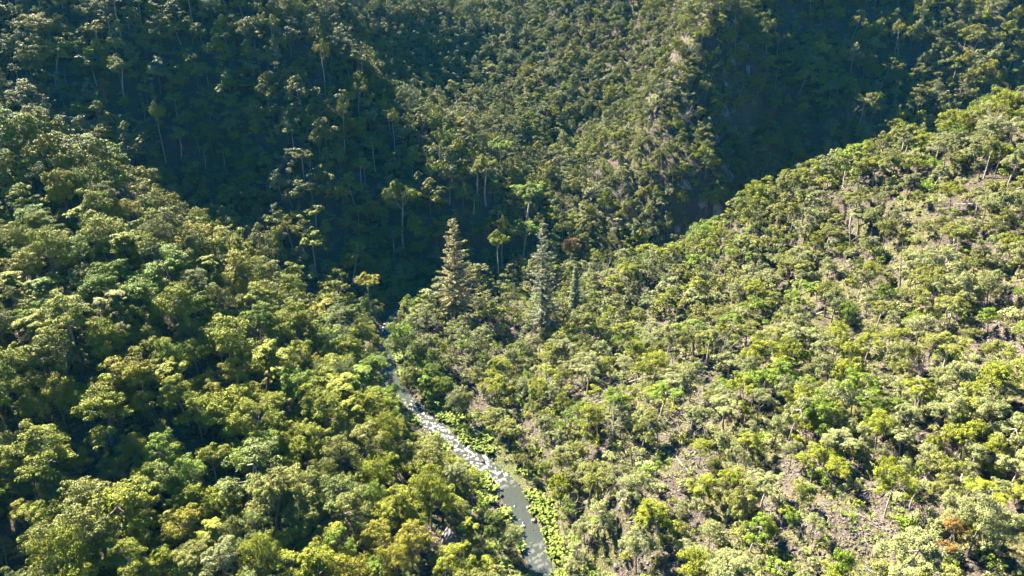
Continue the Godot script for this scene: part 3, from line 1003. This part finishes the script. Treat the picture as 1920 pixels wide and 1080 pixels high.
func build_forest() -> void:
	var kinds := [
		["dome-crowned", 15.0, 4.6, 0.5, 7, {"dome": 0.4}],
		["flat-topped", 15.0, 5.0, 0.5, 7, {"dome": 0.15, "flat": 0.6, "ragged": 0.08}],
		["wide-spreading", 13.0, 5.4, 0.36, 9, {"dome": 0.32}],
		["narrow-crowned", 17.0, 3.2, 0.42, 7, {"dome": 0.5, "ragged": 0.3}],
		["ragged", 14.0, 4.4, 0.42, 7, {"ragged": 0.35}],
		["leaning", 14.0, 4.2, 0.5, 6, {"lean": Vector3(0.2, 0, 0.05)}],
		["sparse-leaved", 13.0, 4.4, 0.4, 7, {"thin": 0.65, "ragged": 0.2}],
		["long-stemmed", 19.0, 4.2, 0.66, 6, {"dome": 0.2}],
		["low bushy", 9.0, 3.8, 0.28, 8, {"dome": 0.35, "ragged": 0.15}],
		["full-crowned", 14.0, 4.6, 0.46, 8, {}],
	]
	var white := leaf_material(Color.WHITE)
	var barks := ["grey", "pale", "grey", "dark", "grey", "pale", "dark", "pale", "grey", "grey"]
	for k in kinds.size():
		var q: Array = kinds[k]
		var thin: float = q[5].get("thin", 1.0)
		var t := eucalypt(300 + k, q[1], q[2], q[3], q[4], int(15000 * thin), 0.3, q[5])
		shapes.append({"word": q[0], "t": t, "node": tree_node(t, wood_mats[barks[k]], leaf_mats[0]), "mesh": whole_tree(t, wood_mats[barks[k]], white)})
		var f := eucalypt(400 + k, q[1], q[2], q[3], q[4], int(5000 * thin), 0.5, q[5])
		far_shapes.append({"t": f, "mesh": whole_tree(f, wood_mats[barks[k]], white), "at": [], "tint": []})
		shapes[k].at = []
		shapes[k].tint = []
	# what must stay in view
	for k in range(160, 238, 3):
		clear_points.append([Vector3(creek[k].x, creek[k].z, -creek[k].y), 1.2])
	for m: Array in MARKED:
		if m[0] > -45.0 and m[0] < -22.0 and m[1] > 190.0 and m[1] < 222.0:   # the round trees by the creek bend
			clear_points.append([spot(m[0], m[1]) + Vector3(0, m[2] * 0.75, 0), m[3] * 0.7])
	for c in clear_points:
		c.append(seen_at(c[0]))
	var trees: Array = []
	var cells := {}
	for m: Array in MARKED:
		var p := spot(m[0], m[1], 0.0)
		trees.append({"p": p, "h": m[2], "r": m[3], "tone": m[4], "zone": zone(m[0], m[1]), "kind": m[5] if m.size() > 5 else [0, 1, 2, 4, 9][rng.randi() % 5], "marked": true})
		cells[Vector2i(int(floor(m[0] / 8.0)), int(floor(m[1] / 8.0)))] = cells.get(Vector2i(int(floor(m[0] / 8.0)), int(floor(m[1] / 8.0))), []) + [p]
	var d := 46.0
	while d < 520.0:
		var x := -260.0
		while x < 280.0:
			x += 2.9
			var px := x + rng.randf_range(-1.45, 1.45); var pd := d + rng.randf_range(-1.45, 1.45)
			var roll := rng.randf(); var roll2 := rng.randf(); var roll3 := rng.randf(); var roll4 := rng.randf()
			var z := zone(px, pd)
			if not in_view(Vector3(px, lie(px, pd) + 6.0, -pd), 260.0):
				continue
			var open := patch.get_noise_2d(px, pd)
			var keep: float = [0.72, 0.5, 0.75, 0.9, 0.72, 0.3 if pd < 160.0 else 0.75][z]
			if z == STONY:
				keep = clampf(0.56 + open * 0.9, 0.12, 0.92)
				var low := 1.0 - smoothstep(25.0, 70.0, px - creek_x[clampi(int(pd) + 60, 0, 300)])
				keep *= lerpf(1.0, 0.85, low)
			keep *= 1.0 - 0.9 * clearing(px, pd)
			if roll > keep or near_creek(px, pd).x < (5.0 if pd < 160.0 else 2.6):
				continue
			var h: float = [12.2, 7.8, 11.0, 8.2, 10.5, 7.0][z] * lerpf(0.5, 1.35, roll2)
			var r: float = h * lerpf(0.22, 0.34, roll3) * (1.12 if z == SPUR else 1.0)
			var p := spot(px, pd)
			var tight := false
			var cell := Vector2i(int(floor(px / 8.0)), int(floor(pd / 8.0)))
			for ox in range(-1, 2):
				for od in range(-1, 2):
					for q: Vector3 in cells.get(cell + Vector2i(ox, od), []):
						if Vector2(q.x - px, q.z + pd).length() < (r * 1.0 if z != STONY else r * 0.78):
							tight = true
			if tight or in_the_way(p, h, r):
				continue
			cells[cell] = cells.get(cell, []) + [p]
			var tone := 0
			match z:
				SPUR: tone = [0, 0, 0, 1, 2, 2, 0, 0, 0, 5, 3][int(roll4 * 11)]
				STONY: tone = [0, 6, 2, 2, 6, 6, 6, 2, 1, 6, 0][int(roll4 * 11)]
				WALL: tone = [2, 2, 0, 0, 2, 6, 6, 3, 2, 5, 0][int(roll4 * 11)]
				FAR: tone = [2, 2, 0, 0, 2, 6, 6, 3, 2, 5, 0][int(roll4 * 11)]
				SHADE: tone = [2, 2, 0, 0, 2, 6, 6, 3, 2, 5, 0][int(roll4 * 11)]
				BANK: tone = [1, 0, 6, 2, 1, 5, 1, 6, 2, 0, 1][int(roll4 * 11)]
			if open > 0.2 and roll2 > 0.985 and z != STONY:
				tone = 4
			var kind: int
			match z:
				STONY: kind = [0, 1, 7, 4, 6, 6, 6, 5, 6, 7][rng.randi() % 10]
				WALL, SHADE: kind = [0, 3, 4, 7, 2, 5, 6, 0, 8, 4][rng.randi() % 10]
				_: kind = [0, 0, 2, 2, 3, 4, 5, 4, 8, 9][rng.randi() % 10]
			trees.append({"p": p, "h": h, "r": r, "tone": tone, "zone": z, "kind": kind, "marked": false})
		d += 2.9
	for t in trees:
		var s := seen_at(t.p + Vector3(0, t.h * 0.8, 0))
		t.turn = rng.randf() * TAU
		t.shade = rng.randf_range(0.78, 1.12)
		t.show = t.r / s.z * (3.0 if t.marked else 1.0)
		t.far = s.z
		if s.x < 0.0 or s.x > 1920.0 or s.y < 0.0 or s.y > 1075.0 or hidden_by_hill(t.p + Vector3(0, t.h, 0)):
			t.show = 0.0
	trees.sort_custom(func(a, b): return a.show > b.show)
	print("trees ", trees.size())
	var mass := Node3D.new()
	for k in trees.size():
		var t: Dictionary = trees[k]
		if k < 300 and t.show > 0.0:
			var s: Dictionary = shapes[t.kind]
			var o: Node3D = s.node.duplicate()
			o.get_node("crown").material_override = leaf_mats[t.tone]
			var above: float = t.p.y / [75.0, 62.0, 95.0, 95.0, 95.0, 12.0][t.zone]
			var size := "tall " if t.h > 15.0 else "small " if t.h < 8.5 else ""
			var label := "%s%s eucalypt with %s leaves %s" % [size, s.word, TONE[t.tone], place_of(t.zone, above)]
			# name a neighbour that stands out by its colour
			var best := 11.0
			var next := -1
			for q in mini(300, trees.size()):
				var u: Dictionary = trees[q]
				if q != k and u.tone in [1, 3, 4] and u.tone != t.tone and (u.p - t.p).length() < best:
					best = (u.p - t.p).length()
					next = u.tone
			if next >= 0 and label.split(" ").size() <= 11:
				label += ", beside a %s one" % TONE[next]
			adopt(o, "eucalypt_tree", label, "tree", ZONE_GROUP[t.zone], t.p, t.turn, Vector3(t.r / s.t.r, t.h / s.t.h, t.r / s.t.r))
		else:
			var s: Dictionary = far_shapes[t.kind] if t.far > 190.0 else shapes[t.kind]
			var f := Vector3(t.r / s.t.r, t.h / s.t.h, t.r / s.t.r)
			s.at.append(Transform3D(Basis(Vector3.UP, t.turn).scaled_local(f), t.p))
			var c: Color = LEAF[t.tone]
			s.tint.append(Color(c.r * t.shade, c.g * t.shade, c.b * t.shade))
	for k in shapes.size():
		scatter("tree_cover", shapes[k].mesh, shapes[k].at, shapes[k].tint, mass)
		scatter("tree_cover", far_shapes[k].mesh, far_shapes[k].at, far_shapes[k].tint, mass)
		shapes[k].node.free()
	top(mass, "forest", Vector3.ZERO)
	tag(mass, "unbroken eucalypt forest covering the gorge slopes", "forest", "", "stuff")


func build_undergrowth() -> void:
	var white := leaf_material(Color.WHITE)
	var made: Array = []
	var words := ["rounded leafy", "low spreading", "twiggy", "upright", "dense bushy"]
	for k in 5:
		var s := shrub(600 + k, [1.6, 1.1, 1.8, 2.4, 1.9][k], [1.3, 1.6, 1.3, 1.0, 1.5][k], [900, 900, 700, 900, 1300][k], 0.24, [0.1, 0.1, 0.55, 0.15, 0.0][k])
		made.append({"s": s, "stems": s.stems.mesh(wood_mats.grey), "leafy": s.leafy.mesh(white), "whole": s.leafy.into(s.stems.mesh(wood_mats.grey), white), "at": [], "tint": []})
	var all: Array = []
	var d := 46.0
	while d < 440.0:
		var x := -240.0
		while x < 260.0:
			x += 2.6
			var px := x + rng.randf_range(-1.3, 1.3); var pd := d + rng.randf_range(-1.3, 1.3)
			var roll := rng.randf(); var roll2 := rng.randf(); var roll3 := rng.randf()
			if not in_view(Vector3(px, lie(px, pd) + 1.0, -pd), 160.0):
				continue
			var z := zone(px, pd)
			var keep: float = [0.35, 0.5, 0.3, 0.5, 0.35, 0.75][z]
			if z == STONY:
				keep = clampf(0.6 - patch.get_noise_2d(px, pd) * 0.5 + 0.6 * patch.get_noise_2d(px * 5.0, pd * 5.0), 0.1, 0.85)
			keep *= 1.0 - 0.8 * clearing(px, pd)
			var c := near_creek(px, pd).x
			if roll > keep or c < 4.2:
				continue
			var tone: Array = [[2, 5, 0, 6], [6, 6, 2, 0, 6, 1], [5, 2], [6, 2, 6], [5, 2, 6], [1, 1, 0, 6, 2]][z]
			var size := lerpf(0.55, 1.5, roll2 * roll2)
			if c < 7.0:
				size *= 0.6
			var p := spot(px, pd)
			if c < 12.0 and in_the_way(p, size * 2.0, size):
				continue
			var s := seen_at(p)
			var show := size / s.z
			if s.x < 0.0 or s.x > 1920.0 or s.y < 0.0 or s.y > 1070.0 or (z != STONY and z != BANK) or hidden_by_hill(p + Vector3(0, 2, 0)):
				show = 0.0
			all.append({"p": p, "size": size, "tone": tone[int(roll3 * tone.size())], "zone": z, "kind": rng.randi() % 5, "turn": rng.randf() * TAU, "shade": rng.randf_range(0.75, 1.15), "show": show})
		d += 2.6
	all.sort_custom(func(a, b): return a.show > b.show)
	print("shrubs ", all.size())
	var mass := Node3D.new()
	for k in all.size():
		var t: Dictionary = all[k]
		var m: Dictionary = made[t.kind]
		if k < 300 and t.show > 0.0:
			var o := Node3D.new()
			part("stems", m.stems, o)
			var l := part("foliage", m.leafy, o)
			l.material_override = leaf_mats[t.tone]
			adopt(o, "shrub", "%s%s %s shrub %s" % ["large " if t.size > 1.1 else "", words[t.kind], TONE[t.tone], ("low among the stones" if t.p.y < 12.0 else "high among the stones" if t.p.y > 26.0 else "midway up among the stones") + " of the sunlit slope" if t.zone == STONY else "on the creek bank"], "shrub", "shrubs on the stony slope" if t.zone == STONY else "shrubs on the creek bank", t.p, t.turn, Vector3.ONE * t.size)
		else:
			m.at.append(Transform3D(Basis(Vector3.UP, t.turn).scaled_local(Vector3.ONE * t.size), t.p))
			var c: Color = LEAF[t.tone]
			m.tint.append(Color(c.r * t.shade, c.g * t.shade, c.b * t.shade))
	for m in made:
		scatter("shrub_cover", m.whole, m.at, m.tint, mass)
	top(mass, "undergrowth", Vector3.ZERO)
	tag(mass, "low shrubs growing thickly between the trees", "undergrowth", "", "stuff")
	# ferns and reeds along the banks
	var fern_mat := leaf_material(Color(.115, .155, .022))
	fern_mat.resource_name = "fern_green"
	var ferns: Array = []
	for k in 3:
		ferns.append(fern(700 + k).mesh(fern_mat))
	var rest := [[], [], []]
	var clumps: Array = []
	for k in 1000:
		var at := rng.randf_range(152.0, 262.0)
		var q := int(at)
		var p := creek[q]
		var along := Vector2(creek[q + 1].x - p.x, creek[q + 1].y - p.y).normalized()
		var side := 1.0 if rng.randf() < 0.66 else -1.0
		var u := side * (half_width(at) + 0.9 + absf(rng.randfn()) * 2.6)
		var x := p.x + along.y * u; var d2 := p.y - along.x * u
		var size := rng.randf_range(0.4, 1.2)
		if patch.get_noise_2d(x * 4.0, d2 * 4.0) < -0.08:
			continue
		var s := seen_at(spot(x, d2))
		clumps.append([spot(x, d2), size, k % 3, rng.randf() * TAU, (size / s.z) if s.y < 1070.0 and s.y > 0.0 else 0.0, side, at])
	clumps.sort_custom(func(a, b): return a[4] > b[4])
	for k in clumps.size():
		var c: Array = clumps[k]
		if k < 300:
			var o := MeshInstance3D.new()
			o.mesh = ferns[c[2]]
			adopt(o, "fern_clump", "%s clump of arching green fronds on the creek's %s bank %s" % ["large" if c[1] > 1.0 else "mid-sized" if c[1] > 0.75 else "small", "stony-slope" if c[5] > 0.0 else "bushy-spur", reach_of(c[6])], "fern", "bright green ferns lining the creek", c[0], c[3], Vector3.ONE * c[1])
		else:
			rest[c[2]].append(Transform3D(Basis(Vector3.UP, c[3]).scaled_local(Vector3.ONE * c[1]), c[0]))
	var fringe := Node3D.new()
	for k in 3:
		scatter("fern_cover", ferns[k], rest[k], [], fringe)
	top(fringe, "fern_fringe", Vector3.ZERO)
	tag(fringe, "bright green ferns crowding both banks of the creek", "ferns", "", "stuff")


func build_dead_wood() -> void:
	var made: Array = []
	for k in 5:
		made.append(bare_tree(800 + k, [9.0, 12.0, 7.0, 14.0, 10.0][k], [3.0, 3.4, 3.2, 3.0, 4.0][k]))
	var nodes: Array = []
	for k in 5:
		nodes.append(tree_node(made[k], wood_mats.dead if k != 2 else wood_mats.dark, null))
	var tried := 0
	var count := 0
	var words := ["short crooked", "slender", "black burnt-looking", "tall straight", "wide-branched"]
	while count < 70 and tried < 3000:
		tried += 1
		var x := rng.randf_range(-130.0, 190.0); var d := rng.randf_range(70.0, 350.0)
		var p := spot(x, d)
		var z := zone(x, d)
		if z == SPUR and rng.randf() < 0.6:
			continue
		if not in_view(p + Vector3(0, 4, 0), -10.0) or hidden_by_hill(p + Vector3(0, 7, 0)) or near_creek(x, d).x < 7.0 or in_the_way(p, 9.0, 2.0):
			continue
		var k := rng.randi() % 5
		var o: Node3D = nodes[k].duplicate()
		adopt(o, "dead_tree", "%s leafless dead tree, branches %s, %s" % [words[k], "charred" if k == 2 else "grey", ZONE_PLACE[z]], "dead tree", "bare dead trees " + ZONE_PLACE[z], p, rng.randf() * TAU, Vector3.ONE * rng.randf_range(0.75, 1.25))
		count += 1
	var logs: Array = []
	for k in 4:
		logs.append(log_shape(850 + k, [7.0, 5.0, 9.0, 6.0][k], [0.2, 0.16, 0.24, 0.14][k]))
	for k in 4:
		nodes.append(tree_node(logs[k], wood_mats.dead if k != 1 else wood_mats.grey, null))
	tried = 0
	count = 0
	while count < 60 and tried < 3000:
		tried += 1
		var x := rng.randf_range(-80.0, 130.0); var d := rng.randf_range(72.0, 230.0)
		var p := spot(x, d)
		var z := zone(x, d)
		if z != STONY and z != BANK and rng.randf() < 0.75:
			continue
		if not in_view(p, -10.0) or hidden_by_hill(p + Vector3(0, 3, 0)) or near_creek(x, d).x < 3.0:
			continue
		var k := rng.randi() % 4
		var turn := rng.randf() * TAU
		var ahead := Vector3(cos(turn), 0, -sin(turn))
		var a := spot(x - ahead.x * 2.0, d + ahead.z * 2.0); var b := spot(x + ahead.x * 2.0, d - ahead.z * 2.0)
		var o: Node3D = nodes[5 + k].duplicate()
		adopt(o, "fallen_log", "%s fallen grey log with broken branches lying %s" % [["long", "short brownish", "thick", "thin"][k], ZONE_PLACE[z]], "log", "fallen logs " + ZONE_PLACE[z], (a + b) * 0.5, 0.0, Vector3.ONE)
		var ax := (b - a).normalized()
		var az := ax.cross(Vector3.UP).normalized()
		o.basis = Basis(ax, az.cross(ax), az)
		count += 1
	for n in nodes:
		n.free()


func build_litter() -> void:
	# stones, sticks and grass strewn over the slopes
	var at: Array = []; var tint: Array = []
	for k in 5:
		at.append([]); tint.append([])
	var small: Array = []
	for k in 5:
		small.append(rock(900 + k, 7, 3, Vector3(1, 0.55, 0.8)).mesh(stone_mat))
	var big: Array = []
	var sticks: Array = []
	var grass := [[], []]
	var grass_tint := [[], []]
	for k in 170000:
		var ph := rng.randf_range(-0.78, 0.78)
		var d := 62.0 + 290.0 * pow(rng.randf(), 1.5)
		var x := d * ph
		var roll := rng.randf(); var roll2 := rng.randf(); var what := rng.randf()
		if absf(seen_at(Vector3(x, lie(x, d), -d)).x - 960.0) > 1060.0:
			continue
		var z := zone(x, d)
		var stony := patch.get_noise_2d(x * 3.0, d * 3.0) < 0.06
		var p := spot(x, d)
		if what < 0.55:
			if roll > [0.25, 1.0 if stony else 0.35, 0.15, 0.6, 0.3, 0.6][z] or near_creek(x, d).x < 2.5:
				continue
			var size := 0.13 + 0.3 * roll2 * roll2 * roll2 + d * 0.0004
			at[k % 5].append(Transform3D(Basis.from_euler(Vector3(rng.randfn() * 0.3, roll * 60.0, rng.randfn() * 0.3)).scaled_local(Vector3.ONE * size), p))
			var f := rng.randf_range(0.4, 1.0)
			tint[k % 5].append(Color(f, f * 0.96, f * 0.95) if rng.randf() < 0.8 else Color(f, f * 0.78, f * 0.64))
		elif what < 0.72:
			if near_creek(x, d).x < 4.0:
				continue
			sticks.append(Transform3D(Basis.from_euler(Vector3(rng.randfn() * 0.25, roll * 60.0, rng.randfn() * 0.35)).scaled_local(Vector3.ONE * (0.5 + roll2)), p + Vector3(0, 0.06, 0)))
		else:
			if roll > [0.5, 0.6 if not stony else 0.25, 0.4, 0.5, 0.4, 1.0][z] or near_creek(x, d).x < 3.6:
				continue
			var f := rng.randf_range(0.6, 1.1)
			grass[k % 2].append(Transform3D(Basis(Vector3.UP, roll * 70.0).scaled_local(Vector3.ONE * (0.7 + roll2 * 0.9)), p))
			grass_tint[k % 2].append(Color(.24 * f, .235 * f, .07 * f) if roll2 < 0.6 else Color(.13 * f, .17 * f, .035 * f))
	for c: Array in CLEARINGS:
		for k in int(c[2] * c[2] * 26.0):
			var turn := rng.randf() * TAU
			var far: float = sqrt(rng.randf()) * c[2] * 1.15
			var size := 0.12 + 0.32 * pow(rng.randf(), 3.0)
			at[k % 5].append(Transform3D(Basis.from_euler(Vector3(rng.randfn() * 0.3, turn * 9.0, rng.randfn() * 0.3)).scaled_local(Vector3.ONE * size), spot(c[0] + cos(turn) * far, c[1] + sin(turn) * far)))
			var f := rng.randf_range(0.5, 1.15)
			tint[k % 5].append(Color(f, f * 0.94, f * 0.92))
	var scree := Node3D.new()
	for k in 5:
		scatter("stone_cover", small[k], at[k], tint[k], scree)
	top(scree, "scree", Vector3.ZERO)
	tag(scree, "loose grey and pinkish stones strewn over the slopes", "scree", "", "stuff")
	var s := Shape.new()
	var r := RandomNumberGenerator.new()
	r.seed = 77
	branch(s, r, Vector3(-0.9, 0, 0), Vector3(0.9, 0.08, 0.1), 0.035, 0.015, 0.0, 4, 4)
	branch(s, r, Vector3(0, 0.02, 0), Vector3(0.6, 0.35, 0.4), 0.02, 0.01, 0.0, 3, 3)
	branch(s, r, Vector3(-0.3, 0.02, 0), Vector3(0.1, 0.2, -0.6), 0.02, 0.01, 0.0, 3, 3)
	var debris := Node3D.new()
	scatter("stick_cover", s.mesh(wood_mats.dead), sticks, [], debris)
	top(debris, "debris", Vector3.ZERO)
	tag(debris, "dry grey sticks littering the forest floor", "sticks", "", "stuff")
	var tuft := leaf_material(Color.WHITE)
	tuft.resource_name = "grass_blades"
	var sward := Node3D.new()
	for k in 2:
		scatter("grass_cover", tussock(950 + k).mesh(tuft), grass[k], grass_tint[k], sward)
	top(sward, "grass", Vector3.ZERO)
	tag(sward, "straw-yellow and green grass tufts between the stones", "grass", "", "stuff")
	# boulders that can be told apart on the stony slope
	var count := 0
	var tried := 0
	while count < 100 and tried < 4000:
		tried += 1
		var x := rng.randf_range(0.0, 95.0); var d := rng.randf_range(72.0, 170.0)
		if zone(x, d) != STONY or not in_view(spot(x, d), -8.0) or patch.get_noise_2d(x * 3.0, d * 3.0) > 0.1:
			continue
		var size := rng.randf_range(0.45, 0.95)
		var o := MeshInstance3D.new()
		o.mesh = stones[count % 7]
		adopt(o, "boulder", "%s angular grey boulder among loose stones on the sunlit slope" % ("large" if size > 0.72 else "small"), "boulder", "boulders on the stony slope", spot(x, d, size * 0.2), rng.randf() * TAU, Vector3.ONE * size)
		count += 1
